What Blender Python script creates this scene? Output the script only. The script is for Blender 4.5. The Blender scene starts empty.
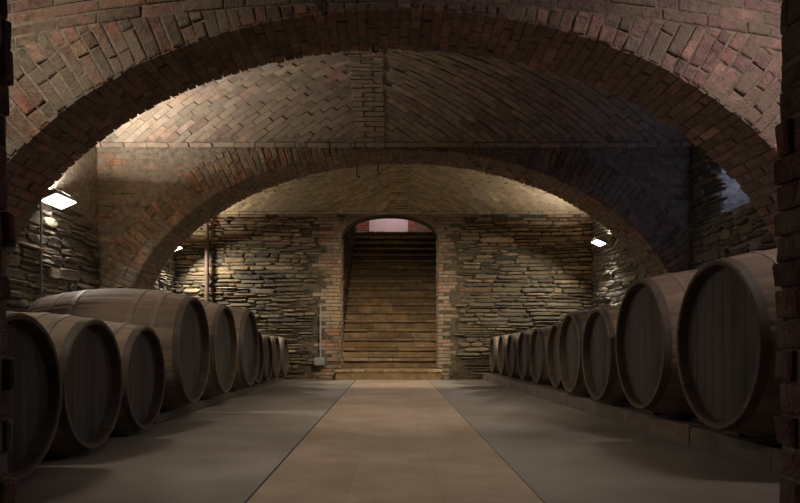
import bpy, math, random, bisect
from mathutils import Vector, Matrix, noise
random.seed(7)
R = random.random
def U(a, b): return a + (b-a)*random.random()
scn = bpy.context.scene
COL = scn.collection
V3 = Vector

# ------------------------------------------------------------------ dimensions (metres, camera at x=0 y=0)
CAM_H = 0.70; FPX = 650.0; VPX, VPY = 391.0, 341.0
YA0, YA1 = 4.48, 5.09          # near transverse arch
YB0, YB1 = 7.77, 8.38          # far transverse arch
YD = 11.85                     # back wall
SPR = 3.02                     # springing of the transverse vaults
XL, XR = -3.51, 3.62           # side walls, first two bays
XL3, XR3 = -3.96, 3.68         # side walls, last bay
DX0, DX1, DZS, DZC = -0.91, 0.86, 2.58, 3.01   # doorway

# ------------------------------------------------------------------ materials
def srgb(r, g, b):
    f = lambda c: (c/255/12.92) if c/255 <= 0.04045 else ((c/255+0.055)/1.055)**2.4
    return (f(r), f(g), f(b))
def new_mat(name):
    m = bpy.data.materials.new(name); m.use_nodes = True
    nt = m.node_tree; nt.nodes.clear()
    out = nt.nodes.new('ShaderNodeOutputMaterial'); b = nt.nodes.new('ShaderNodeBsdfPrincipled')
    nt.links.new(b.outputs[0], out.inputs[0])
    return m, nt, b
def masonry(name, vcol=True, color=(.3, .3, .3), blotch=.45, scale=9, bump=.35, rough=.9, tint=None, tamount=.4, tscale=1.3, fine=60, stretch=(1, 1, 1), bdist=.012):
    """per-stone colour (attribute) broken up by dirt noise, plus grain bump"""
    m, nt, b = new_mat(name); N = nt.nodes; L = nt.links
    tc = N.new('ShaderNodeTexCoord'); mp = N.new('ShaderNodeMapping'); mp.inputs['Scale'].default_value = stretch
    L.new(tc.outputs['Object'], mp.inputs[0])
    if vcol:
        a = N.new('ShaderNodeAttribute'); a.attribute_name = 'Col'; src = a.outputs['Color']
    else:
        rgb = N.new('ShaderNodeRGB'); rgb.outputs[0].default_value = (*color, 1); src = rgb.outputs[0]
    n1 = N.new('ShaderNodeTexNoise'); n1.inputs['Scale'].default_value = scale; n1.inputs['Detail'].default_value = 6; n1.inputs['Roughness'].default_value = .65
    L.new(mp.outputs[0], n1.inputs[0])
    r1 = N.new('ShaderNodeMapRange'); r1.inputs[1].default_value = .3; r1.inputs[2].default_value = .7
    r1.inputs[3].default_value = 1-blotch; r1.inputs[4].default_value = 1+blotch
    L.new(n1.outputs[0], r1.inputs[0])
    mx = N.new('ShaderNodeVectorMath'); mx.operation = 'SCALE'
    L.new(src, mx.inputs[0]); L.new(r1.outputs[0], mx.inputs['Scale'])
    cur = mx.outputs[0]
    if tint:
        n2 = N.new('ShaderNodeTexNoise'); n2.inputs['Scale'].default_value = tscale; n2.inputs['Detail'].default_value = 5
        L.new(mp.outputs[0], n2.inputs[0])
        r2 = N.new('ShaderNodeMapRange'); r2.inputs[1].default_value = .42; r2.inputs[2].default_value = .62; r2.inputs[3].default_value = 0; r2.inputs[4].default_value = tamount
        L.new(n2.outputs[0], r2.inputs[0])
        mm = N.new('ShaderNodeMix'); mm.data_type = 'RGBA'
        L.new(r2.outputs[0], mm.inputs[0]); L.new(cur, mm.inputs[6]); mm.inputs[7].default_value = (*tint, 1)
        cur = mm.outputs[2]
    L.new(cur, b.inputs['Base Color'])
    b.inputs['Roughness'].default_value = rough
    b.inputs['Specular IOR Level'].default_value = .25
    n3 = N.new('ShaderNodeTexNoise'); n3.inputs['Scale'].default_value = fine; n3.inputs['Detail'].default_value = 5
    L.new(mp.outputs[0], n3.inputs[0])
    ad = N.new('ShaderNodeMath'); ad.operation = 'MULTIPLY_ADD'; ad.inputs[1].default_value = 1.6
    L.new(n1.outputs[0], ad.inputs[0]); L.new(n3.outputs[0], ad.inputs[2])
    bp = N.new('ShaderNodeBump'); bp.inputs['Strength'].default_value = bump; bp.inputs['Distance'].default_value = bdist
    L.new(ad.outputs[0], bp.inputs['Height']); L.new(bp.outputs[0], b.inputs['Normal'])
    return m
M = {}
M['brick'] = masonry('old_brick', blotch=.55, scale=15, tint=srgb(120, 108, 92), tamount=.8, tscale=3.2, bump=.9)
M['vault'] = masonry('vault_brick', blotch=.35, scale=10, tint=srgb(150, 134, 110), tamount=.6, tscale=1.4, bump=.4)
M['stone'] = masonry('schist_stone', blotch=.6, scale=13, tint=srgb(118, 104, 78), tamount=.6, tscale=2.6, bump=1.0, stretch=(1, 1, 2.2))
M['mortar'] = masonry('lime_mortar', vcol=False, color=srgb(122, 110, 94), blotch=.5, scale=14, bump=.9, fine=45)
M['mortar_dark'] = masonry('earth_mortar', vcol=False, color=srgb(78, 69, 53), blotch=.5, scale=12, bump=.9, fine=40)
M['mortar_buff'] = masonry('buff_mortar', vcol=False, color=srgb(150, 134, 106), blotch=.35, scale=7, bump=.9, fine=45)
M['concrete'] = masonry('floor_concrete', vcol=False, color=srgb(130, 123, 112), blotch=.13, scale=2.2, bump=.12, rough=.62, tint=srgb(104, 92, 82), tamount=.7, tscale=.9, fine=90)
M['path'] = masonry('floor_path', vcol=True, blotch=.2, scale=3.2, bump=.12, rough=.6, tint=srgb(124, 104, 84), tamount=.5, tscale=1.1, fine=80)
M['step'] = masonry('worn_step', vcol=True, blotch=.4, scale=7, bump=.5, rough=.85, tint=srgb(120, 98, 66), tamount=.45, tscale=2.5)
M['stave'] = masonry('oak_staves', vcol=True, blotch=.22, scale=5, bump=.25, rough=.78, stretch=(.35, 3, 3), fine=30, bdist=.004)
M['head'] = masonry('oak_head', vcol=True, blotch=.5, scale=6, bump=.3, rough=.72, stretch=(2, 5, .6), fine=30, bdist=.004, tint=srgb(88, 78, 68), tamount=.5, tscale=1.1)
M['beam'] = masonry('old_timber', vcol=False, color=srgb(84, 70, 58), blotch=.4, scale=6, bump=.5, stretch=(5, .6, 5), fine=30)
M['kerb'] = masonry('kerb_stone', vcol=True, blotch=.3, scale=7, bump=.5)
M['iron'] = masonry('dusty_hoop_iron', vcol=False, color=srgb(122, 109, 94), blotch=.25, scale=10, bump=.2, rough=.6, bdist=.003)
M['hoop_dark'] = masonry('dark_hoop_iron', vcol=False, color=srgb(88, 77, 66), blotch=.3, scale=12, bump=.2, rough=.6, bdist=.003)
M['black_iron'] = masonry('black_iron', vcol=False, color=srgb(30, 27, 25), blotch=.3, scale=20, bump=.2, rough=.6)
M['pipe'] = masonry('rust_pipe', vcol=False, color=srgb(72, 56, 42), blotch=.35, scale=16, bump=.2, rough=.6)
M['conduit'] = masonry('grey_conduit', vcol=False, color=srgb(120, 118, 112), blotch=.2, scale=20, bump=.1, rough=.5)
M['housing'] = masonry('lamp_housing', vcol=False, color=srgb(74, 72, 66), blotch=.15, scale=20, bump=.1, rough=.5)
M['plaster'] = masonry('pink_plaster', vcol=False, color=srgb(205, 180, 178), blotch=.15, scale=30, bump=.4)
def emit(name, col, s):
    m = bpy.data.materials.new(name); m.use_nodes = True; nt = m.node_tree; nt.nodes.clear()
    o = nt.nodes.new('ShaderNodeOutputMaterial'); e = nt.nodes.new('ShaderNodeEmission')
    e.inputs[0].default_value = (*col, 1); e.inputs[1].default_value = s; nt.links.new(e.outputs[0], o.inputs[0]); return m
M['glow'] = emit('lamp_glass_lit', (1, .95, .86), 6)

# ------------------------------------------------------------------ mesh builder
class MB:
    def __init__(s): s.v = []; s.f = []; s.c = []; s.m = []
    def vert(s, p): s.v.append(tuple(p)); return len(s.v)-1
    def face(s, ids, col=(.3, .3, .3), mi=0): s.f.append(tuple(ids)); s.c.append(col); s.m.append(mi)
    def quad(s, a, b, c, d, col=(.3, .3, .3), mi=0): s.face([s.vert(p) for p in (a, b, c, d)], col, mi)
    def box(s, x0, x1, y0, y1, z0, z1, col=(.3, .3, .3), mi=0, bev=0, jit=0):
        if bev == 0:
            p = [(x, y, z) for x in (x0, x1) for y in (y0, y1) for z in (z0, z1)]
            i = [s.vert(q) for q in p]
            for f in ((0, 1, 3, 2), (4, 6, 7, 5), (0, 4, 5, 1), (2, 3, 7, 6), (0, 2, 6, 4), (1, 5, 7, 3)): s.face([i[k] for k in f], col, mi)
            return
        # chamfered box from three nested rings
        rings = []
        for (dz, ins) in ((0, bev), (bev, 0), (1-bev, 0), (1, bev)):
            z = z0+bev if dz == bev else z1-bev if dz == 1-bev else z0 if dz == 0 else z1
            pts = [(x0+ins, y0+ins), (x1-ins, y0+ins), (x1-ins, y1-ins), (x0+ins, y1-ins)]
            rings.append([s.vert((a+U(-jit, jit), b+U(-jit, jit), z+U(-jit, jit)*.5)) for a, b in pts])
        s.face(rings[0][::-1], col, mi); s.face(rings[3], col, mi)
        for a, b in zip(rings, rings[1:]):
            for k in range(4): s.face((a[k], a[(k+1) % 4], b[(k+1) % 4], b[k]), col, mi)
    def ring_lathe(s, prof, n, closed=False, rad=None, colf=None, mi=0, cap=False):
        """prof: list of (x, r) around the local X axis"""
        rows = []
        for (x, r) in prof:
            rows.append([s.vert((x, (r+(rad(k) if rad else 0))*math.cos(2*math.pi*k/n), (r+(rad(k) if rad else 0))*math.sin(2*math.pi*k/n))) for k in range(n)])
        for a, b in zip(rows, rows[1:]):
            for k in range(n):
                s.face((a[k], a[(k+1) % n], b[(k+1) % n], b[k]), colf(k) if colf else (.3, .3, .3), mi)
        if cap: s.face(rows[0][::-1]); s.face(rows[-1])
    def tube(s, p0, p1, r, n=10, col=(.3, .3, .3), mi=0):
        p0, p1 = V3(p0), V3(p1); d = (p1-p0).normalized(); u = d.orthogonal().normalized(); w = d.cross(u)
        a = [s.vert(p0+(u*math.cos(t)+w*math.sin(t))*r) for t in [2*math.pi*k/n for k in range(n)]]
        b = [s.vert(p1+(u*math.cos(t)+w*math.sin(t))*r) for t in [2*math.pi*k/n for k in range(n)]]
        for k in range(n): s.face((a[k], a[(k+1) % n], b[(k+1) % n], b[k]), col, mi)
        s.face(a[::-1], col, mi); s.face(b, col, mi)
    def path_tube(s, pts, r, n=8):
        for a, b in zip(pts, pts[1:]): s.tube(a, b, r, n)
    def build(s, name, mats, parent=None, smooth=False, shift=None):
        me = bpy.data.meshes.new(name)
        vs = s.v if shift is None else [(a[0]-shift[0], a[1]-shift[1], a[2]-shift[2]) for a in s.v]
        me.from_pydata(vs, [], s.f)
        ca = me.color_attributes.new('Col', 'FLOAT_COLOR', 'CORNER')
        buf = []
        for f, c in zip(s.f, s.c): buf.extend([c[0], c[1], c[2], 1.0]*len(f))
        ca.data.foreach_set('color', buf)
        if not isinstance(mats, (list, tuple)): mats = [mats]
        for m in mats: me.materials.append(m)
        me.polygons.foreach_set('material_index', s.m)
        if smooth: me.polygons.foreach_set('use_smooth', [True]*len(s.f))
        me.update()
        o = bpy.data.objects.new(name, me); COL.objects.link(o)
        if shift is not None: o.location = shift
        if parent: o.parent = parent
        return o
def structure(o): o['kind'] = 'structure'; return o
def tag(o, label, cat, group=None):
    o['label'] = label; o['category'] = cat
    if group: o['group'] = group
    return o
def empty(name, loc, rz=0):
    o = bpy.data.objects.new(name, None); COL.objects.link(o); o.location = loc; o.rotation_euler = (0, 0, rz); o.empty_display_size = .1; return o

# ------------------------------------------------------------------ masonry laid on a surface  surf(s,t) -> (point, normal)
def stone(mb, surf, pts, depth, inset, col, mi=0, rounded=False, back=.03):
    cs = sum(p[0] for p in pts)/len(pts); ct = sum(p[1] for p in pts)/len(pts)
    def ins(p, i):
        a, b = p[0]-cs, p[1]-ct
        a2 = math.copysign(max(abs(a)-i, abs(a)*.35), a); b2 = math.copysign(max(abs(b)-i, abs(b)*.35), b)
        return cs+a2, ct+b2
    if rounded: lv = ((-back, 0), (depth*.35, inset*.15), (depth*.8, inset*.55), (depth, inset*1.25))
    else: lv = ((-back, 0), (depth-inset*.7, 0), (depth, inset))
    rows = []
    tilt = (U(-.2, .2)*depth, U(-.2, .2)*depth)
    for k, (h, i) in enumerate(lv):
        row = []
        for p in pts:
            q = ins(p, i); P, N = surf(*q)
            hh = h + ((tilt[0] if p[0] > cs else -tilt[0])+(tilt[1] if p[1] > ct else -tilt[1]) if k else 0)
            row.append(mb.vert(P+N*hh))
        rows.append(row)
    n = len(pts)
    for a, b in zip(rows, rows[1:]):
        for k in range(n): mb.face((a[k], a[(k+1) % n], b[(k+1) % n], b[k]), col, mi)
    mb.face(rows[-1], col, mi)
def rect(s0, s1, t0, t1, j=.004):
    return [(s0+U(-j, j), t0+U(-j, j)), (s1+U(-j, j), t0+U(-j, j)), (s1+U(-j, j), t1+U(-j, j)), (s0+U(-j, j), t1+U(-j, j))]
def octo(s0, s1, t0, t1, j):
    w, h = s1-s0, t1-t0; c = min(w*.22, .06); d = min(h*.35, .04)
    P = [(s0+c*U(.2, 1.3), t0), (s1-c*U(.2, 1.3), t0), (s1, t0+d*U(.2, 1.2)), (s1, t1-d*U(.2, 1.2)), (s1-c*U(.2, 1.3), t1), (s0+c*U(.2, 1.3), t1), (s0, t1-d*U(.2, 1.2)), (s0, t0+d*U(.2, 1.2))]
    if w > .2:
        P.insert(1, ((s0+s1)/2, t0)); P.insert(6, ((s0+s1)/2, t1))
    return [(a+U(-j, j), b+U(-j, j)*.7) for a, b in P]
def jit(c, v=.12, h=.04):
    k = 1+U(-v, v); return tuple(max(0, x*k*(1+U(-h, h))) for x in c)
def desat(pal, k, g=1.0, bias=(1, 1, 1)):
    o = []
    for c in pal:
        l = .3*c[0]+.59*c[1]+.11*c[2]; o.append(tuple((l+(x-l)*k)*g*b for x, b in zip(c, bias)))
    return o
BR = [srgb(128, 88, 68), srgb(112, 82, 64), srgb(140, 100, 76), srgb(104, 80, 66), srgb(134, 92, 66), srgb(118, 96, 76), srgb(146, 84, 62)]
BRP = [srgb(140, 92, 84), srgb(124, 86, 78), srgb(150, 96, 84), srgb(126, 96, 84), srgb(158, 108, 90)]
BUFF = [srgb(142, 120, 92), srgb(128, 108, 82), srgb(150, 124, 92), srgb(120, 98, 74), srgb(136, 108, 80), srgb(150, 106, 78)]
ST = [srgb(104, 94, 74), srgb(86, 78, 64), srgb(118, 104, 78), srgb(74, 68, 58), srgb(98, 84, 62), srgb(112, 88, 62), srgb(92, 86, 74)]
BR = desat(BR, .62, 1.05, (1, .98, .86)); BRP = desat(BRP, .62, 1.1)
ST = desat(ST, .9, .78); STG = [srgb(108, 102, 92), srgb(90, 85, 77), srgb(118, 110, 98), srgb(78, 74, 68), srgb(100, 92, 80)]

def courses(mb, surf, s0, s1, t0, t1, pal, bl=.25, bh=.065, gap=.011, depth=.012, inset=.006, skip=None, mi=0, dv=.006, vary=0):
    t = t0; row = 0
    while t < t1-.02:
        h = bh*(1+U(-vary, vary)); s = s0-(row % 2)*bl*.5-U(0, .04)
        while s < s1:
            l = bl*U(.88, 1.08) if R() > .15 else bl*.5
            a, b = max(s, s0), min(s+l, s1)
            if b-a > .03 and not (skip and skip((a+b)/2, t+h/2, a, b)):
                stone(mb, surf, rect(a+gap/2, b-gap/2, t+gap/2, t+h-gap/2), depth+U(-dv, dv), inset, jit(random.choice(pal)), mi)
            s += l
        t += h; row += 1
def rubble(mb, surf, s0, s1, t0, t1, pal, hmin=.05, hmax=.13, lmin=.14, lmax=.5, depth=.035, skip=None, mi=0, wav=.03, seed=0, gap=.014, palf=None, dvar=.6):
    t = t0; rows = [t0]
    while t < t1: t += U(hmin, hmax); rows.append(t)
    w = lambda s, t: wav*noise.noise(V3((s*.9, t*1.1, seed)))*2.2 + wav*.5*noise.noise(V3((s*2.7, t*2, seed+5)))
    for a, b in zip(rows, rows[1:]):
        s = s0-U(0, .2)
        while s < s1:
            l = U(lmin, lmax)*(.6+(b-a)/hmax*.6)
            p, q = max(s, s0), min(s+l, s1); c = (p+q)/2
            if q-p > .05:
                ta, tb = a+w(c, a), b+w(c, b)
                cells = [(ta, tb)]
                if tb-ta > .095 and R() < .35: m_ = ta+(tb-ta)*U(.4, .6); cells = [(ta, m_), (m_, tb)]
                for (x, y) in cells:
                    if y-x < .025: continue
                    if skip and skip(c, (x+y)/2, p, q): continue
                    pp = palf(c, (x+y)/2) if palf else pal
                    g = gap*U(.4, 1.3)
                    stone(mb, surf, octo(p+g/2, q-g/2, x+g/2, y-g/2, .008), depth*U(1-dvar, 1+dvar), .012, jit(random.choice(pp), .2), mi, rounded=True)
            s += l

# ------------------------------------------------------------------ arch walls
class Profile:
    """pier - half ellipse - pier outline of an arch opening, measured by length"""
    def __init__(s, cx, a, b, z0, n=96):
        s.cx, s.a, s.b, s.z0 = cx, a, b, z0
        s.p = [(cx-a, 0.0)]+[(cx-a*math.cos(math.pi*k/n), z0+b*math.sin(math.pi*k/n)) for k in range(n+1)]+[(cx+a, 0.0)]
        s.L = [0]
        for p, q in zip(s.p, s.p[1:]): s.L.append(s.L[-1]+math.hypot(q[0]-p[0], q[1]-p[1]))
        s.total = s.L[-1]
        s.nrm = []
        for i in range(len(s.p)):
            p = s.p[max(i-1, 0)]; q = s.p[min(i+1, len(s.p)-1)]
            d = V3((q[0]-p[0], q[1]-p[1])).normalized(); s.nrm.append((-d[1], d[0]))
        s.nrm[0] = (-1, 0); s.nrm[-1] = (1, 0)
    def at(s, u):
        u = min(max(u, 0), s.total-1e-6); i = max(0, bisect.bisect_right(s.L, u)-1); i = min(i, len(s.p)-2)
        f = (u-s.L[i])/(s.L[i+1]-s.L[i]); p, q = s.p[i], s.p[i+1]; n, m = s.nrm[i], s.nrm[i+1]
        nn = V3((n[0]+(m[0]-n[0])*f, n[1]+(m[1]-n[1])*f)).normalized()
        return p[0]+(q[0]-p[0])*f, p[1]+(q[1]-p[1])*f, nn[0], nn[1]
    def dist(s, x, z):
        if z < s.z0: return abs(x-s.cx)-s.a
        if ((x-s.cx)/s.a)**2+((z-s.z0)/s.b)**2 < 1: return -1
        return min(math.hypot(x-p[0], z-p[1]) for p in s.p)
def arch_wall(name, prof, y0, y1, xo0, xo1, zlim, Tmax, palL, palR, top=3.62, mort='mortar', ring_l=.25, spandrel=None, detail_back=False, pitch=(.068, .08), hb=(.27, .072), dep=.008, patch=-9):
    mb = MB()
    P = prof.p
    for y, fl in ((y0, False), (y1, True)):
        def q(a, b, c, d):
            pts = [(a[0], y, a[1]), (b[0], y, b[1]), (c[0], y, c[1]), (d[0], y, d[1])]
            mb.quad(*(pts[::-1] if fl else pts), mi=1)
        q((xo0, 0), (prof.cx-prof.a, 0), (prof.cx-prof.a, top), (xo0, top))
        q((prof.cx+prof.a, 0), (xo1, 0), (xo1, top), (prof.cx+prof.a, top))
        for p, r in zip(P[1:-1], P[2:-1]): q(p, r, (r[0], top), (p[0], top))
    for p, r in zip(P, P[1:]):
        mb.quad((p[0], y0, p[1]), (p[0], y1, p[1]), (r[0], y1, r[1]), (r[0], y0, r[1]), mi=1)
    pal = lambda x: palL if x < 0 else palR
    # ring of voussoirs on the face towards the camera
    def face(s, t):
        x, z, nx, nz = prof.at(s); return V3((x+nx*t, y0, z+nz*t)), V3((0, -1, 0))
    s = .0
    while s < prof.total:
        w = U(*pitch); x, z, nx, nz = prof.at(s+w/2)
        if z > prof.z0-.35:
            tm = Tmax*U(.93, 1.05)
            while tm > .03 and z+nz*tm > zlim(x+nx*tm): tm -= .01
            t = -.004; k = random.choice((0, 1))
            while t < tm-.035:
                l = (ring_l if (k % 2 == 0) else ring_l*.5)*U(.93, 1.05); e = min(t+l, tm)
                if tm-e < .05: e = tm
                fl = 1+.12*(t+.1)/.5
                stone(mb, face, rect(s+.007, s+w-.007, t+.007, e-.007, .006), .012+U(-.008, .009), .008, jit(random.choice(pal(x)), .22), 0)
                t = e; k += 1
        s += w
    # wall above and beside the ring
    def wallf(s, t): return V3((s, y0, t+zlim(s)-zlim(0))), V3((0, -1, 0))
    def skip(c, t, a, b):
        z = t+zlim(c)-zlim(0)
        for x in (a+.03, c, b-.03):
            d = prof.dist(x, z)
            if d < 0 and z >= prof.z0 or d < .02: return True
            if z > prof.z0-.3 and d < Tmax*.9 and z < zlim(x)-.0: return True
        if noise.noise(V3((c*1.1, z*1.6, 7))) < patch: return True
        return z < 0
    courses(mb, wallf, xo0+.5, prof.cx, 0, top-.1, palL, skip=skip, bl=hb[0], bh=hb[1], depth=dep, dv=.009, inset=.008)
    courses(mb, wallf, prof.cx, xo1-.5, 0, top-.1, palR, skip=skip, bl=hb[0], bh=hb[1], depth=dep, dv=.009, inset=.008)
    # soffit
    def soff(s, t):
        x, z, nx, nz = prof.at(s); return V3((x, y1-t, z)), V3((-nx, 0, -nz))
    s = 0.0; row = 0
    T = y1-y0
    while s < prof.total-.03:
        w = U(.068, .08); t = -.012-U(0, .014)+(0 if row % 2 else -.002); t0_ = t; first = True
        x, z, nx, nz = prof.at(s+w/2)
        while t < T-.02:
            l = .25 if not (first and row % 2) else .125
            e = t+l*U(.95, 1.03)
            if T-e < .07: e = T+.008
            stone(mb, soff, rect(s+.005, s+w-.005, t+.004, e-.004, .003), .012+U(-.006, .007), .006, jit(random.choice(pal(x)), .16), 0)
            t = e; first = False
        s += w; row += 1
    return structure(mb.build(name, [M['brick'], M[mort]]))
profA = Profile(0.04, 3.13, 2.175, .82)
profB = Profile(0.15, 3.35, 2.175, .82)
zlimA = lambda x: 3.035-.036*x*x
zlimB = lambda x: 3.03
arch_wall('wall_near_arch', profA, YA0, YA1, -4.3, 4.4, zlimA, .5, BR, BRP, pitch=(.072, .105), hb=(.31, .082), ring_l=.235)
arch_wall('wall_far_arch', profB, YB0, YB1, -4.3, 4.4, zlimB, .42, [srgb(138, 118, 94), srgb(126, 104, 84), srgb(142, 114, 90), srgb(128, 116, 96), srgb(142, 104, 80)], BR, dep=.003, patch=.02)

# ------------------------------------------------------------------ vaults (segmental barrels running across the aisle)
def vault(mb, y0, y1, x0, x1, rise, bx0, bx1, pal, ang=38, fine=True):
    c = (y1-y0)/2; Rr = (c*c+rise*rise)/(2*rise); th = math.asin(c/Rr); ym = (y0+y1)/2; zc = SPR+rise-Rr
    arc = 2*th*Rr
    def surf(s, t):
        a = th-t/Rr                                   # t=0 at the far springing
        return V3((s, ym+Rr*math.sin(a), zc+Rr*math.cos(a))), V3((0, -math.sin(a), -math.cos(a)))
    n = 28
    for k in range(n):
        p, q = surf(x0, arc*k/n)[0], surf(x0, arc*(k+1)/n)[0]
        mb.quad((x0, p.y, p.z), (x0, q.y, q.z), (x1, q.y, q.z), (x1, p.y, p.z), mi=1)
    if not fine: return
    bl, bh, g = .29, .074, .010
    # central band of straight courses
    t = .0; k = 0
    while t < arc:
        w = (bx1-bx0)
        cuts = [bx0, bx0+w*(.66 if k % 2 else .34), bx1] if R() < .8 else [bx0, bx1]
        for a, b in zip(cuts, cuts[1:]): stone(mb, surf, rect(a+g/2+U(-.01, .01), b-g/2+U(-.01, .01), t+g/2, t+bh-g/2, .003), .022+U(-.005, .006), .006, jit(random.choice(pal), .12), 0)
        t += bh; k += 1
    t_edge = .075
    courses(mb, surf, x0, bx0, 0, t_edge, pal, bl=.26, bh=.075, depth=.02); courses(mb, surf, bx1, x1, 0, t_edge, pal, bl=.26, bh=.075, depth=.02)
    for sgn, a0, a1 in ((1, x0, bx0), (-1, bx1, x1)):
        A = math.radians(ang)*sgn; ca, sa = math.cos(A), math.sin(A)
        ox = a0 if sgn > 0 else a1
        m = int(((a1-a0)+arc)/bh)+10
        for i in range(-m, m):
            v = i*bh; off = (i % 2)*bl*.5+(i % 7)*.01
            for j in range(-m//3, m//3):
                u = j*bl+off
                wv = .05*noise.noise(V3((u*.8, v*.7, sgn))); cs, ct = ox+u*ca-(v+wv)*sa, u*sa+(v+wv)*ca
                if not (a0-.02 < cs < a1+.02 and t_edge+.02 < ct < arc): continue
                pts = []
                for (du, dv) in ((-bl/2+g/2, -bh/2+g/2), (bl/2-g/2, -bh/2+g/2), (bl/2-g/2, bh/2-g/2), (-bl/2+g/2, bh/2-g/2)):
                    du += U(-.009, .009); dv += U(-.005, .005)
                    pts.append((cs+du*ca-dv*sa, ct+du*sa+dv*ca))
                stone(mb, surf, pts, .007+U(-.006, .009), .004, jit(random.choice(pal), .2), 0)
VPAL = desat([srgb(146, 124, 102), srgb(136, 116, 96), srgb(154, 132, 108), srgb(148, 118, 96), srgb(132, 114, 96), srgb(142, 124, 104)], .8)
VPALF = [srgb(160, 140, 108), srgb(148, 130, 100), srgb(166, 146, 112), srgb(154, 132, 100)]
mb = MB(); vault(mb, YA1, YB0, XL-.2, XR+.2, .50, -.42, -.07, VPAL)
structure(mb.build('ceiling_middle_bay', [M['vault'], M['mortar']]))
mb = MB(); vault(mb, YB1, YD, XL3-.2, XR3+.2, .55, -.03, .31, VPALF)
structure(mb.build('ceiling_rear_bay', [M['vault'], M['mortar_buff']]))
SPR_ = SPR; SPR = 3.3
mb = MB(); vault(mb, 2.3, YA0, XL-.2, XR+.2, .4, 0, .3, VPAL, fine=False); mb.v = [v for v in mb.v]
structure(mb.build('ceiling_front_bay', [M['vault'], M['mortar']])); SPR = SPR_

# ------------------------------------------------------------------ side walls
WY0, WY1, WZ0, WZ1 = 6.55, 7.12, 2.10, 2.62          # window niche in the right wall of the middle bay
def side_wall(name, x, y0, y1, face, pal, seed, hole=None, plaster_above=9, hmax=.125, lmax=.46, depth=.045):
    mb = MB(); n = 1 if face > 0 else -1
    xb = x-n*.45
    def q(a, b, c, d): mb.quad(*((a, b, c, d) if n < 0 else (d, c, b, a)), mi=1)
    def panel(ya, yb, za, zb): q((x, ya, za), (x, ya, zb), (x, yb, zb), (x, yb, za))
    if hole:
        a, b, c, d = hole
        panel(y0, a, 0, 3.62); panel(b, y1, 0, 3.62); panel(a, b, 0, c); panel(a, b, d, 3.62)
        xr = x-n*.38
        mb.quad((x, a, c), (xr, a, c), (xr, b, c), (x, b, c), mi=1); mb.quad((x, a, d), (x, b, d), (xr, b, d), (xr, a, d), mi=1)
        mb.quad((x, a, c), (x, a, d), (xr, a, d), (xr, a, c), mi=1); mb.quad((x, b, c), (xr, b, c), (xr, b, d), (x, b, d), mi=1)
    else: panel(y0, y1, 0, 3.62)
    surf = (lambda s, t: (V3((x, s, t)), V3((1, 0, 0)))) if n > 0 else (lambda s, t: (V3((x, -s, t)), V3((-1, 0, 0))))
    sr = (y0, y1) if n > 0 else (-y1, -y0)
    def skip(c, t, p, q_):
        if t > plaster_above+.12*noise.noise(V3((c*1.5, 2, seed))): return True
        if not hole: return False
        return hole[0]-.02 < (c if n > 0 else -c) < hole[1]+.02 and hole[2]-.02 < t < hole[3]+.02
    rubble(mb, surf, sr[0], sr[1], .02, 3.5, pal, hmin=.06, hmax=hmax, lmin=.12, lmax=lmax, depth=depth*.75, seed=seed, skip=skip, wav=.05)
    return structure(mb.build(name, [M['stone'], M['mortar']]))
side_wall('wall_left', XL, 2.3, YB0, 1, STG, 3, plaster_above=2.12)
side_wall('wall_right', XR, 2.3, YB0, -1, STG, 11, hole=(WY0, WY1, WZ0, WZ1))
side_wall('wall_left_rear', XL3, YB1, YD, 1, STG, 21, hmax=.11)
side_wall('wall_right_rear', XR3, YB1, YD, -1, STG, 31, hmax=.11)

# window niche: brick-lined light well behind an iron grille
mb = MB()
xw = XR+.38
surfw = lambda s, t: (V3((xw, -s, t)), V3((-1, 0, 0)))
mb.quad((xw+.005, WY0-.1, WZ0-.1), (xw+.005, WY0-.1, WZ1+.1), (xw+.005, WY1+.1, WZ1+.1), (xw+.005, WY1+.1, WZ0-.1), mi=1)
courses(mb, surfw, -WY1-.08, -WY0+.08, WZ0-.08, WZ1+.08, [srgb(150, 152, 160), srgb(158, 158, 164), srgb(142, 146, 154)], bh=.105, bl=.3, gap=.02, depth=.016)
structure(mb.build('window_1', [M['kerb'], M['mortar_dark']]))

# ------------------------------------------------------------------ back wall with arched doorway
def door_top(x):
    c, h = (DX0+DX1)/2, (DX1-DX0)/2; u = min(1, abs(x-c)/h)
    return DZS+(DZC-DZS)*(1-u**2.2)**(1/2.0)
mb = MB()
BT = 3.62; RV = .42
n = 24; xs = [DX0+(DX1-DX0)*(.5-.5*math.cos(math.pi*k/n)) for k in range(n+1)]
mb.quad((XL3-.3, YD, 0), (DX0, YD, 0), (DX0, YD, BT), (XL3-.3, YD, BT), mi=1)
mb.quad((DX1, YD, 0), (XR3+.3, YD, 0), (XR3+.3, YD, BT), (DX1, YD, BT), mi=1)
for a, b in zip(xs, xs[1:]):
    mb.quad((a, YD, door_top(a)), (b, YD, door_top(b)), (b, YD, BT), (a, YD, BT), mi=1)
    mb.quad((a, YD, door_top(a)), (a, YD+RV, door_top(a)), (b, YD+RV, door_top(b)), (b, YD, door_top(b)), mi=1)
mb.quad((DX0, YD, 0), (DX0, YD, DZS), (DX0, YD+RV, DZS), (DX0, YD+RV, 0), mi=1)
mb.quad((DX1, YD, 0), (DX1, YD+RV, 0), (DX1, YD+RV, DZS), (DX1, YD, DZS), mi=1)
wf = lambda s, t: (V3((s, YD, t)), V3((0, -1, 0)))
def in_door(x, z): return DX0 < x < DX1 and z < door_top(x)+.0
def edgeL(z): return DX0-.34-.10*noise.noise(V3((z*3.1, 1, 2)))-(.12 if math.sin(z*13) > .2 else 0)
def edgeR(z): return DX1+.20+.10*noise.noise(V3((z*2.9, 8, 2)))+(.12 if math.sin(z*11+1) > .2 else 0)
zt = lambda x: (2.93 if not DX0-.5 < x < DX1+.5 else 2.66)+.5*.10*noise.noise(V3((x*.8, 3, 4)))
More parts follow.
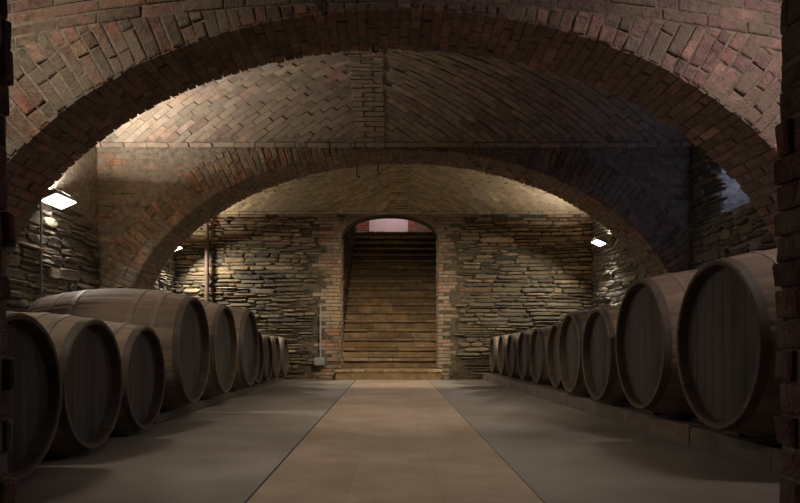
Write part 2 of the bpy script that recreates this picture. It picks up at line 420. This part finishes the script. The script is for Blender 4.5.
def skip_r(c, t, a, b):
    return (b > edgeL(t) and a < edgeR(t)) or t > zt(c)
BUFFL = desat(BUFF, .9, 1.12)
def palf(x, z):
    if z > 2.45: return BUFFL
    if z > 2.0: return BUFF[:4]+ST[:3]
    if z > 1.5: return ST+BUFF[:2]
    return ST
rubble(mb, wf, XL3, XR3, .01, 3.0, ST, hmin=.04, hmax=.105, lmin=.12, lmax=.55, depth=.034, skip=skip_r, palf=palf, seed=2, wav=.035, mi=0, gap=.018)
# upper courses
def skip_u(c, t, a, b):
    if t < zt(c): return True
    return t < door_top(max(DX0, min(DX1, c)))+.16 and DX0-.12 < c < DX1+.12
courses(mb, wf, XL3, XR3, 2.52, 3.06, BUFF, bl=.24, bh=.062, skip=skip_u, depth=.002, inset=.004, dv=.005, mi=2)
# brick dressing either side of the door
def skip_j(c, t, a, b):
    if t > zt(c) and not (DX0-.12 < c < DX1+.12): return True
    if DX0 < c < DX1: return True
    if c < DX0: return c < edgeL(t)+.03
    return c > edgeR(t)-.03
BUFF = desat(BUFF, .85, .78); DR = BUFF+BUFF+[tuple(x*.8 for x in srgb(140, 104, 78))]
courses(mb, wf, DX0-.62, DX0, .0, 2.75, DR, bl=.24, bh=.066, skip=skip_j, depth=.005, dv=.006, mi=2)
courses(mb, wf, DX1, DX1+.5, .0, 2.75, DR, bl=.24, bh=.066, skip=skip_j, depth=.005, dv=.006, mi=2)
# reveals
rl = lambda s, t: (V3((DX0, s, t)), V3((1, 0, 0)))
courses(mb, rl, YD+.0, YD+RV, 0, DZS, DR, bl=.24, bh=.066, depth=.01, mi=2)
rr = lambda s, t: (V3((DX1, -s, t)), V3((-1, 0, 0)))
courses(mb, rr, -YD-RV, -YD, 0, DZS, DR, bl=.24, bh=.066, depth=.01, mi=2)
# door arch voussoirs
def dface(s, t):
    # s in 0..1 over the arch
    k = s*n; i = min(int(k), n-1); f = k-i; a, b = xs[i], xs[i+1]; x = a+(b-a)*f
    za, zb = door_top(a), door_top(b); z = za+(zb-za)*f
    d = V3((b-a, zb-za)).normalized(); return V3((x-d[1]*t, YD, z+d[0]*t)), V3((0, -1, 0))
for k in range(30): stone(mb, dface, [((k+.06)/30, 0), ((k+.94)/30, 0), ((k+.94)/30, .15+U(-.01, .01)), ((k+.06)/30, .15+U(-.01, .01))], .003, .0, jit(random.choice(BUFF), .06), 2)
structure(mb.build('wall_back', [M['stone'], M['mortar_dark'], M['vault']]))

# ------------------------------------------------------------------ stair passage
PX0, PX1 = -.97, 1.32; YE = 18.6
mb = MB(); yp = YD+RV
mb.quad((PX0, yp, 0), (PX0, yp, 6.5), (PX0, YE, 6.5), (PX0, YE, 0), mi=1)
courses(mb, lambda s, t: (V3((PX0, s, t)), V3((1, 0, 0))), yp, YE, 0, 5.6, ST+BR[:3], bl=.3, bh=.09, depth=.02, dv=.012, gap=.016)
structure(mb.build('wall_stair_left', [M['stone'], M['mortar_dark']]))
mb = MB()
mb.quad((PX1, yp, 0), (PX1, YE, 0), (PX1, YE, 6.5), (PX1, yp, 6.5), mi=1)
courses(mb, lambda s, t: (V3((PX1, -s, t)), V3((-1, 0, 0))), -YE, -yp, 0, 5.6, ST+BR[:3], bl=.3, bh=.09, depth=.02, dv=.012, gap=.016)
structure(mb.build('wall_stair_right', [M['stone'], M['mortar_dark']]))
# closing pieces between the door reveal and the wider passage
mb = MB()
for a, b in ((PX0-.1, DX0), (DX1, PX1+.1)): mb.quad((a, yp, 0), (a, yp, BT), (b, yp, BT), (b, yp, 0), mi=0)
for a, b in zip(xs, xs[1:]): mb.quad((a, yp, door_top(a)), (a, yp, BT), (b, yp, BT), (b, yp, door_top(b)), mi=0)
structure(mb.build('trim_1', [M['mortar_dark']]))
mb = MB()
mb.quad((PX0-.1, yp, 3.5), (PX1+.1, yp, 3.5), (PX1+.1, 16.2, 5.9), (PX0-.1, 16.2, 5.9))
structure(mb.build('ceiling_stair', [M['mortar_dark']]))
mb = MB()
mb.quad((PX0-.1, YE, 3.4), (PX1+.1, YE, 3.4), (PX1+.1, YE, 6.5), (PX0-.1, YE, 6.5), mi=1)
courses(mb, lambda s, t: (V3((s, YE, t)), V3((0, -1, 0))), .50, PX1, 3.55, 6.4, [srgb(160, 90, 78), srgb(176, 108, 92), srgb(140, 84, 74)], depth=.02, bh=.075)
courses(mb, lambda s, t: (V3((s, YE, t)), V3((0, -1, 0))), PX0, -.64, 3.55, 6.4, [srgb(160, 90, 78), srgb(140, 84, 74)], depth=.02, bh=.075)
for k in range(1): mb.box(-.62, .48, YE-.03, YE+.02, 3.55, 6.4, mi=2)
structure(mb.build('wall_stair_end', [M['brick'], M['mortar'], M['plaster']]))

# staircase: a thing whose steps are parts
RIS, TRD, NST = .19, .30, 19
st = empty('staircase', (0, YD-.1, 0))
tag(st, 'steep straight flight of worn brick and stone steps climbing away through the arched doorway', 'staircase')
SP = [srgb(142, 122, 94), srgb(128, 108, 80), srgb(150, 124, 88), srgb(120, 98, 70)]
for k in range(NST):
    mb = MB()
    y0 = YD+k*TRD+(0 if k else -.16); z0, z1 = k*RIS, (k+1)*RIS
    xa, xb = (PX0+.02, PX1-.02) if k > 1 else ((DX0+.015, DX1-.015) if k == 1 else (DX0-.08, DX1+.06))
    if k == 0: xa, xb = DX0-.10, DX1+.06; yend = YD-.055
    # riser core
    if k == 0:
        mb.box(xa+.02, xb-.02, y0+.02, YD-.06, 0.001, z1-.06, jit(SP[3]))
        mb.box(DX0+.015, DX1-.015, YD-.058, YD+TRD+.03, 0.001, z1-.06, jit(SP[3]))
    else: mb.box(xa+.001, xb-.001, y0+.055, y0+TRD+.03 if k < NST-1 else YE-.06, z0+.001, z1-.06, jit(SP[3]))
    # nosing: a row of worn blocks
    x = xa
    while x < xb-.01:
        l = U(.22, .5); e = min(x+l, xb)
        if xb-e < .12: e = xb
        yb = y0+TRD+.03 if k < NST-1 else YE-.06
        dz = U(-.008, .004); dy = U(-.012, .012)
        if k == 0: yb = YD-.06
        mb.box(x+.003, e-.003, y0+dy, yb, z1-.062, z1+dz, jit(random.choice(SP), .08), bev=.014, jit=.005)
        # riser brick under the nosing
        mb.box(x+.006, e-.006, y0+.048+U(-.004, .006), y0+.10, z0+.004, z1-.066, jit(random.choice(SP), .10), bev=.008, jit=.003)
        x = e
    if k == 0: mb.box(DX0+.015, DX1-.015, YD-.058, YD+TRD+.03, z1-.06, z1, SP[1])
    o = mb.build('step', M['step'], st); o.location = (0, -(YD-.1), 0)

# ------------------------------------------------------------------ floor
mb = MB()
for (x0, x1) in ((-4.4, -.637), (.667, 4.4)): mb.quad((x0, -1.5, 0), (x1, -1.5, 0), (x1, YD+.3, 0), (x0, YD+.3, 0))
mb.quad((-.637, -1.5, -.012), (.667, -1.5, -.012), (.667, YD+.3, -.012), (-.637, YD+.3, -.012))
structure(mb.build('floor', M['concrete']))
mb = MB()
PP = [srgb(146, 130, 112), srgb(144, 128, 109), srgb(149, 133, 114)]
tw = .43
y = -1.4; 
while y < YD+.2:
    l = tw
    for c in range(3):
        mb.box(-.627+c*tw+.0004, -.627+(c+1)*tw-.0004, y+.0006, y+l-.0006, -.05, 0+U(-.0003, .0003), jit(random.choice(PP), .015, .005), bev=.0006)
    y += l
structure(mb.build('floor_path', M['path']))

# ------------------------------------------------------------------ near jambs (brick opening the photograph is taken through)
JX0, JX1 = -1.362, 1.385
for nm, xa, xb, fx, sg in (('wall_front_left', -4.3, JX0, JX0, 1), ('wall_front_right', JX1, 4.4, JX1, -1)):
    mb = MB()
    mb.box(xa, xb, 1.9, 2.3, 0, 3.75, mi=1)
    pal = [srgb(96, 66, 58), srgb(84, 60, 52), srgb(104, 74, 64)]
    if sg > 0: sf = lambda s, t: (V3((JX0, s, t)), V3((1, 0, 0))); rg = (1.9, 2.31)
    else: sf = lambda s, t: (V3((JX1, -s, t)), V3((-1, 0, 0))); rg = (-2.31, -1.9)
    courses(mb, sf, rg[0], rg[1], 0, 3.7, pal, bl=.26, bh=.105, depth=.02, dv=.016, inset=.012, vary=.2)
    bf = lambda s, t: (V3((-s, 2.3, t)), V3((0, 1, 0)))
    courses(mb, bf, -xb, -xa, 0, 3.7, pal, bl=.26, bh=.08, depth=.012)
    structure(mb.build(nm, [M['brick'], M['mortar']]))

# ------------------------------------------------------------------ barrels
def brl_radius(x, rh, rb, L): return rh+(rb-rh)*(1-(2*x/L)**2)      # x from the middle
STV = [srgb(128, 108, 88), srgb(120, 100, 82), srgb(134, 114, 92), srgb(116, 98, 80)]
STVD = [srgb(110, 92, 78), srgb(104, 88, 76), srgb(114, 96, 80), srgb(98, 84, 72)]
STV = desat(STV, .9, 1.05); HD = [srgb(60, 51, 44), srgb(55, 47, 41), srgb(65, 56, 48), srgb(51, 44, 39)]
def barrel_proto(rh, rb, L, stv, hd, nh=3, seed=0):
    random.seed(100+seed)
    root = empty('wine_barrel', (0, 0, 0))
    cz = rb
    NS = 32; SEG = 4
    cols = [jit(random.choice(stv), .06, .015) for _ in range(NS)]
    groove = lambda k: -.0025 if k % SEG == 0 else 0
    colf = lambda k: cols[(k//SEG) % NS]
    mb = MB(); n = 26
    prof = [(-L/2+.075, rh-.028), (-L/2+.006, rh-.026), (-L/2, rh-.021), (-L/2, rh-.004)]
    prof += [(-L/2+L*k/n, brl_radius(-L/2+L*k/n, rh, rb, L)) for k in range(n+1)]
    prof += [(L/2, rh-.004), (L/2, rh-.021), (L/2-.006, rh-.026), (L/2-.075, rh-.028)]
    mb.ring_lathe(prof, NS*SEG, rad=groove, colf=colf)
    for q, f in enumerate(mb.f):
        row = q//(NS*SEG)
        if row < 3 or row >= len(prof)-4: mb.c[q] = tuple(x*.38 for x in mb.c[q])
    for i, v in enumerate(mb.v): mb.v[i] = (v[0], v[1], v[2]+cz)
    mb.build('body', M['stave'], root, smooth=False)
    # two heads of vertical planks
    for sg in (1, -1):
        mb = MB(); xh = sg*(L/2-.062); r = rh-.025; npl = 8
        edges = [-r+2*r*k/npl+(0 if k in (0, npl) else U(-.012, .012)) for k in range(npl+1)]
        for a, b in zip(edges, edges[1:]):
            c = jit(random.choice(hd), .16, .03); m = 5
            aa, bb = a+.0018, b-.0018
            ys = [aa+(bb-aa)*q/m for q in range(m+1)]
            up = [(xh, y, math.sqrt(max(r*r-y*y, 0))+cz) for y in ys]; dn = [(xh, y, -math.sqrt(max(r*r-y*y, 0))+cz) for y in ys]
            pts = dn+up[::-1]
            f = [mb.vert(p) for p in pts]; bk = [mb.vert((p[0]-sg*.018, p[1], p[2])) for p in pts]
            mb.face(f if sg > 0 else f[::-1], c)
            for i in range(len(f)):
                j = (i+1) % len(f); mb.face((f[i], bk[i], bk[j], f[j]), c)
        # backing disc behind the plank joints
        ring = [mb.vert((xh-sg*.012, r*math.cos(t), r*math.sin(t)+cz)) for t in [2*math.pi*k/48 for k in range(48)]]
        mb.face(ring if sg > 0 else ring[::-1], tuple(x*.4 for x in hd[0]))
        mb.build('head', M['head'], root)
    # iron hoops
    for sg in (1, -1):
        for (d, w) in ((.004, .045), (L*.15, .038), (L*.29, .042))[:nh]:
            mb = MB(); x0 = L/2-d-w; x1 = L/2-d
            pr = []
            for (x, e) in ((x0, -.002), (x0, .0035), (x1, .0035), (x1, -.002)): pr.append((sg*x, brl_radius(x, rh, rb, L)+e))
            mb.ring_lathe(pr if sg > 0 else pr[::-1], 96)
            for i, v in enumerate(mb.v): mb.v[i] = (v[0], v[1], v[2]+cz)
            mb.build('hoop', M['hoop_dark'] if d < .01 else M['iron'], root)
    mb = MB(); mb.tube((0, 0, cz+rb-.01), (0, 0, cz+rb+.014), .026, 14); mb.build('bung', M['beam'], root)
    return root
def children(o): return [c for c in bpy.data.objects if c.parent == o]
small = barrel_proto(.39, .438, .95, STV, HD, seed=1)
small_kids = children(small)
big = barrel_proto(0.472, .556, 1.24, STV, HD, seed=2)
big_kids = children(big)
used = set()
def put(proto, kids, rot, x, y, zbase, s, label, group, sx=1, yaw=0):
    if proto.name not in used: o = proto; used.add(proto.name)
    else:
        o = proto.copy(); COL.objects.link(o)
        for k in kids:
            c = k.copy(); COL.objects.link(c); c.parent = o
    o.location = (x, y, zbase); o.rotation_euler = (0, 0, rot+yaw); o.scale = (s*sx, s, s)
    tag(o, label, 'barrel', group)
    return o
def contact(rh, rb, L, inset0, inset1):
    """largest radius over the strip between two distances from the front end"""
    return max(brl_radius(L/2-min(max(d, 0), L/2), rh, rb, L) for d in [inset0+(inset1-inset0)*k/6 for k in range(7)])
kx = lambda y: 2.04-.045*(y-3.3)
KH = .132
gl, gr = 'wine barrels in the left row', 'wine barrels in the right row'
def left(kind, x0, y, s, beam, label, sx=1, yaw=0):
    rh, rb, L = (.39, .438, .95) if kind == 'S' else (0.472, .556, 1.24)
    p, k = (small, small_kids) if kind == 'S' else (big, big_kids)
    rh, rb, L = rh*s, rb*s, L*s*sx
    zb = 0.0015
    if beam:
        bx = (1.97-.012*(y-5.5)*2) if y < 9.5 else 1.93
        r = contact(rh, rb, L, bx-x0, bx-x0+.16); zb = beam+r-rb+.004
        zb = max(zb, .002)
    put(p, k, 0, -(x0+L/2), y, zb, s, label, gl, sx, yaw)
def right(kind, x0, y, s, label, sx=1, yaw=0, kh=KH):
    rh, rb, L = (.39, .438, .95) if kind == 'S' else (0.472, .556, 1.24)
    p, k = (small, small_kids) if kind == 'S' else (big, big_kids)
    rh, rb, L = rh*s, rb*s, L*s*sx
    r = contact(rh, rb, L, kx(y)-x0-.02, kx(y)-x0+.22); zb = kh+r-rb+.004
    put(p, k, math.pi, x0+L/2, y, max(zb, .002), s, label, gr, sx, yaw)
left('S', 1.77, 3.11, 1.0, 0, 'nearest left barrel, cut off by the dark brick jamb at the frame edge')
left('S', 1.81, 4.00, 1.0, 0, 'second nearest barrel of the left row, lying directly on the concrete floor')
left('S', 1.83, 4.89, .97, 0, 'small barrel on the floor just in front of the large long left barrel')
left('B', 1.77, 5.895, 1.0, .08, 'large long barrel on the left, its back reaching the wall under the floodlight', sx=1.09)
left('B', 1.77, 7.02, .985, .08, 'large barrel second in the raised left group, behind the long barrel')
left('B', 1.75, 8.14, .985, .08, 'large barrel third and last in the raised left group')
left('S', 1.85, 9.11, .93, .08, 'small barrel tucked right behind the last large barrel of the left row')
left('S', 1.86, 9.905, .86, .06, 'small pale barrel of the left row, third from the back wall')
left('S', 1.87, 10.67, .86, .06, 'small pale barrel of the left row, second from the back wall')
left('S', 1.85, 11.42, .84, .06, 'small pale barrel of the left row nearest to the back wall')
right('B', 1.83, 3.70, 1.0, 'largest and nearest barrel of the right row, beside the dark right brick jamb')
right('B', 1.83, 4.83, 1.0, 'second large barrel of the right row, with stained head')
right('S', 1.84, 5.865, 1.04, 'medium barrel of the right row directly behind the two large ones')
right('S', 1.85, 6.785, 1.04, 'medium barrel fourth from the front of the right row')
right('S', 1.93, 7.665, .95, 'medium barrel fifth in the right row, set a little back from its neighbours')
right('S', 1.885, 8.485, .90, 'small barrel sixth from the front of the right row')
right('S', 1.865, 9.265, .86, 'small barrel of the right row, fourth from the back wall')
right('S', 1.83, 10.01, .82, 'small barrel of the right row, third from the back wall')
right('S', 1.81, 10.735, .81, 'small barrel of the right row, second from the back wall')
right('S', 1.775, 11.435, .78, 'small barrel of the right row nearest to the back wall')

# ------------------------------------------------------------------ supports
def beam(x0, y0, x1, y1, w, h, label, grp=None, name='support_beam', mat='beam'):
    mb = MB(); c = V3(((x0+x1)/2, (y0+y1)/2, 0)); d = V3((x1-x0, y1-y0, 0)); L = d.length; a = math.atan2(-d.x, d.y)
    nseg = max(1, int(L/1.1)); 
    mb.box(-w/2, w/2, -L/2, L/2, 0, h, jit(srgb(96, 84, 72)), bev=.01, jit=.004)
    o = mb.build(name, M[mat]); o.location = (c.x, c.y, .001); o.rotation_euler = (0, 0, a)
    return tag(o, label, 'beam', grp)
beam(-2.05, 5.44, -2.0, 8.72, .16, .08, 'dark timber beam on the floor under the front ends of the large left barrels')
beam(-2.80, 5.44, -2.80, 8.72, .16, .08, 'dark timber beam on the floor under the far ends of the large left barrels')
beam(-2.01, 8.75, -2.01, 11.7, .16, .055, 'low timber beam under the front ends of the small rear left barrels')
beam(-2.5, 8.75, -2.5, 11.7, .16, .055, 'low timber beam under the far ends of the small rear left barrels')
# right: kerb of stone blocks
mb = MB(); y = 2.6
while y < 11.7:
    l = min(U(.85, 1.15), 11.72-y)
    if 11.72-y-l < .3: l = 11.72-y
    xa, xb = kx(y), kx(y+l)
    p = [(xa, y+.004), (xa+.2, y+.004), (xb+.2, y+l-.004), (xb, y+l-.004)]
    j = U(-.006, .006); h = KH+U(-.006, 0); c = jit(srgb(98, 86, 76), .12)
    p = [(a+j, b) for a, b in p]; q = [(p[0][0]+.012, p[0][1]), (p[1][0]-.012, p[1][1]), (p[2][0]-.012, p[2][1]), (p[3][0]+.012, p[3][1])]
    r0 = [mb.vert((a, b, .001)) for a, b in p]; r1 = [mb.vert((a, b, h-.014)) for a, b in p]; r2 = [mb.vert((a, b, h)) for a, b in q]
    for A, B in ((r0, r1), (r1, r2)):
        for k in range(4): mb.face((A[k], A[(k+1) % 4], B[(k+1) % 4], B[k]), c)
    mb.face(r2, c); y += l
tag(mb.build('kerb', M['kerb']), 'low rough block kerb carrying the front ends of the right row of barrels', 'kerb')
beam(2.62, 2.7, 2.56, 11.7, .18, KH, 'timber beam under the far ends of the right row of barrels')
# wedges that stop the barrels rolling
def wedge(x, y, z, sg, label, grp, w=.10, h=.085, l=.16):
    mb = MB()
    P = [(-w/2, 0, 0), (w/2, 0, 0), (w/2, l, 0), (-w/2, l, 0), (-w/2, 0, .01), (w/2, 0, .01), (w/2, l, h), (-w/2, l, h)]
    i = [mb.vert(p) for p in P]
    for f in ((3, 2, 1, 0), (4, 5, 6, 7), (0, 1, 5, 4), (1, 2, 6, 5), (2, 3, 7, 6), (3, 0, 4, 7)): mb.face([i[k] for k in f])
    o = mb.build('wooden_wedge', M['beam']); o.location = (x, y, z); o.rotation_euler = (0, 0, 0 if sg > 0 else math.pi)
    return tag(o, label, 'wedge', grp)
for (y, r, nm) in ((3.70, .56, 'nearest large'), (4.83, .56, 'second large')):
    wedge(kx(y)+.1, y+.17, KH+.003, 1, 'dark wooden wedge on the kerb behind the %s right barrel' % nm, 'wedges on the kerb', h=.07, l=.17)
for (y, nm) in ((3.11, 'nearest'), (4.0, 'second nearest'), (4.89, 'third nearest')):
    wedge(-2.02, y+.17, .002, 1, 'dark wooden wedge on the floor behind the %s left barrel' % nm, 'wedges on the floor', h=.06, l=.17)

# ------------------------------------------------------------------ wall lamps
def lamp(x, y, z, side, tilt, L, W, label, down, up, dcol=(1, .94, .86), ucol=(1, .93, .86), conduit=None, xw=None):
    """side=+1: mounted on the left wall, leaning out to +x"""
    root = empty('wall_floodlight', (x, y, z)); root.rotation_euler = (0, -side*tilt, 0)
    tag(root, label, 'lamp', 'wall floodlights')
    mb = MB(); mb.box(-W/2-.012, W/2+.012, -L/2-.012, L/2+.012, .006, .06, bev=.012)
    for k in range(7): yy = -L/2+.03+k*(L-.06)/6; mb.box(-W/2+.01, W/2-.01, yy-.004, yy+.004, .058, .08)
    mb.build('housing', M['housing'], root)
    mb = MB(); mb.box(-W/2, W/2, -L/2, L/2, -.004, .008); mb.build('glass', M['glow'], root)
    s_ = -side
    for yy in (-L/2+.05, L/2-.05): mb = MB(); mb.box(min(s_*W/2, s_*(W/2+.12)), max(s_*W/2, s_*(W/2+.12)), yy-.01, yy+.01, .02, .035); mb.build('bracket', M['housing'], root)
    def area(nm, off, direction, pw, col, sx, sy, spread=math.radians(140)):
        ld = bpy.data.lights.new(nm, 'AREA'); ld.shape = 'RECTANGLE'; ld.size = sx; ld.size_y = sy; ld.energy = pw; ld.color = col; ld.spread = spread
        lo = bpy.data.objects.new(nm, ld); COL.objects.link(lo)
        mat = root.matrix_basis if False else Matrix.Translation((x, y, z)) @ Matrix.Rotation(-side*tilt, 4, 'Y')
        lo.location = mat @ V3(off)
        lo.rotation_euler = V3(direction).to_track_quat('-Z', 'Y').to_euler()
        return lo
    n = Matrix.Rotation(-side*tilt, 3, 'Y') @ V3((0, 0, -1))
    area('lamp_beam', (0, 0, -.012), Matrix.Rotation(-side*math.radians(14), 3, 'Y') @ n, down, dcol, W, L)
    if up: area('lamp_uplight', (0, 0, .10), (side*.18, 0, 1), up, ucol, W, L)
    return root
LP = []
lamp(-3.38, 6.62, 2.12, 1, math.radians(24), .40, .17, 'bright rectangular floodlight on the left stone wall above the long barrel', 18, 100)
lamp(-3.72, 11.25, 2.30, 1, math.radians(24), .26, .14, 'small lit floodlight in the far left corner beside the rusty pipe', 58, 34)
lamp(3.43, 10.75, 2.32, -1, math.radians(24), .30, .16, 'lit floodlight on the far right stone wall, half hidden by the rear arch', 58, 34)

def light(nm, kind, loc, target, energy, col, **kw):
    ld = bpy.data.lights.new(nm, kind); ld.energy = energy; ld.color = col
    for k, v in kw.items(): setattr(ld, k, v)
    lo = bpy.data.objects.new(nm, ld); COL.objects.link(lo); lo.location = loc
    lo.rotation_euler = (V3(target)-V3(loc)).to_track_quat('-Z', 'Y').to_euler(); return lo
light('door_spot', 'SPOT', (.05, 8.55, 2.95), (0, 11.8, .5), 350, (1, .83, .64), spot_size=math.radians(78), spot_blend=.9, shadow_soft_size=.12)
light('aisle_fill_spot', 'SPOT', (.05, 5.25, 2.95), (.0, 6.9, 0), 170, (1, .87, .72), spot_size=math.radians(84), spot_blend=1, shadow_soft_size=.25)  # added fill without a fixture, brightens the path and floor of the middle bay
light('front_aisle_fill_spot', 'SPOT', (0, 2.6, 3.3), (0, 3.9, 0), 105, (1, .87, .74), spot_size=math.radians(66), spot_blend=1, shadow_soft_size=.2)  # unseen spot added above the frame to lift the near aisle floor
light('front_lamp_left', 'AREA', (-2.75, 3.1, 3.2), (-2.2, 4.6, 1.2), 17, (1, .88, .76), shape='RECTANGLE', size=.4, size_y=.2, spread=math.radians(150))
light('front_lamp_right', 'AREA', (2.75, 3.1, 3.2), (2.2, 4.6, 1.2), 17, (1, .85, .82), shape='RECTANGLE', size=.4, size_y=.2, spread=math.radians(150))
light('landing_daylight', 'AREA', (.2, 17.6, 6.0), (.1, 18.6, 4.3), 16, (1, .86, .92), shape='RECTANGLE', size=1.0, size_y=.6, spread=math.radians(100))
light('stair_fill', 'AREA', (.1, 15.4, 5.1), (.1, 14.6, 2.0), 4, (1, .80, .62), shape='RECTANGLE', size=.5, size_y=.3)  # extra fill light, no lamp hangs here; lifts the dark upper steps
light('window_sky', 'AREA', (XR-.02, WY0+.08, 2.5), (1.6, 7.75, 2.4), 1.5, (.4, .52, 1), shape='RECTANGLE', size=.12, size_y=.12)
light('window_daylight', 'AREA', (XR+.30, (WY0+WY1)/2, WZ1-.02), (XR+.1, (WY0+WY1)/2, WZ0), 6, (.42, .56, 1), shape='RECTANGLE', size=.12, size_y=.4)

# ------------------------------------------------------------------ pipe, conduits, box, hooks
mb = MB(); px = -3.32; mb.tube((px, YD-.13, .02), (px, YD-.13, 3.1), .038, 14)
for z in (.8, 1.9, 2.7): mb.tube((px, YD-.13, z), (px, YD-.13, z+.04), .046, 14); mb.box(px-.01, px+.01, YD-.13, YD-.05, z, z+.03)
tag(mb.build('drain_pipe', M['pipe']), 'vertical rusty brown pipe up the left part of the back stone wall', 'pipe')
root = empty('junction_box', (-1.29, YD-.125, .33)); tag(root, 'small grey electrical box low on the back wall, left of the doorway, with conduit', 'electrical box')
mb = MB(); mb.box(-.09, .09, -.05, .06, -.07, .07, bev=.01); mb.build('casing', M['conduit'], root)
mb = MB(); mb.tube((.02, 0, .07), (.02, 0, 1.02), .013, 8); mb.build('conduit', M['conduit'], root)
mb = MB(); mb.tube((XL+.06, 6.41, .3), (XL+.06, 6.41, 2.08), .011, 8)
for z in (.6, 1.2, 1.8): mb.box(XL-.01, XL+.07, 6.395, 6.425, z, z+.02)
tag(mb.build('conduit_pipe', M['conduit']), 'thin grey conduit running down the left stone wall below the bright floodlight', 'conduit')
def hook(x, y, ztop, l, label):
    mb = MB(); pts = [V3((x, y, ztop)), V3((x, y, ztop-l))]
    for k in range(6): a = math.pi*k/5; pts.append(V3((x+.018-.018*math.cos(a), y, ztop-l-.018*math.sin(a))))
    mb.path_tube(pts, .007, 6)
    tag(mb.build('iron_hook', M['black_iron']), label, 'hook', 'iron hooks under the arches')
hook((357-391)/FPX*8.3, 8.3, 3.0, .19, 'iron hook under the crown of the rear arch, left of the pair')
hook((378-391)/FPX*8.3, 8.3, 3.0, .15, 'iron hook under the crown of the rear arch, right of the pair')
hook((322-391)/FPX*4.46, 4.462, 3.10, .14, 'iron hook on the face of the near arch at the top edge of the picture')
hook((373-391)/FPX*5.0, 5.0, 3.0, .06, 'short iron hook under the crown of the near arch')

# ------------------------------------------------------------------ world, camera, view
w = bpy.data.worlds.new('World'); scn.world = w; w.use_nodes = True
w.node_tree.nodes['Background'].inputs[0].default_value = (.75, .8, 1, 1); w.node_tree.nodes['Background'].inputs[1].default_value = .02
cd = bpy.data.cameras.new('Camera'); co = bpy.data.objects.new('Camera', cd); COL.objects.link(co); scn.camera = co
co.location = (0, 0, CAM_H); co.rotation_euler = (math.pi/2, 0, 0)
cd.sensor_width = 36; cd.lens = FPX*36/800
cd.shift_x = (400-VPX)/800; cd.shift_y = (VPY-251.5)/800
cd.clip_start = .05
scn.view_settings.view_transform = 'Standard'; scn.view_settings.look = 'None'
scn.view_settings.exposure = .32; scn.view_settings.gamma = 1; scn.view_settings.use_curve_mapping = False
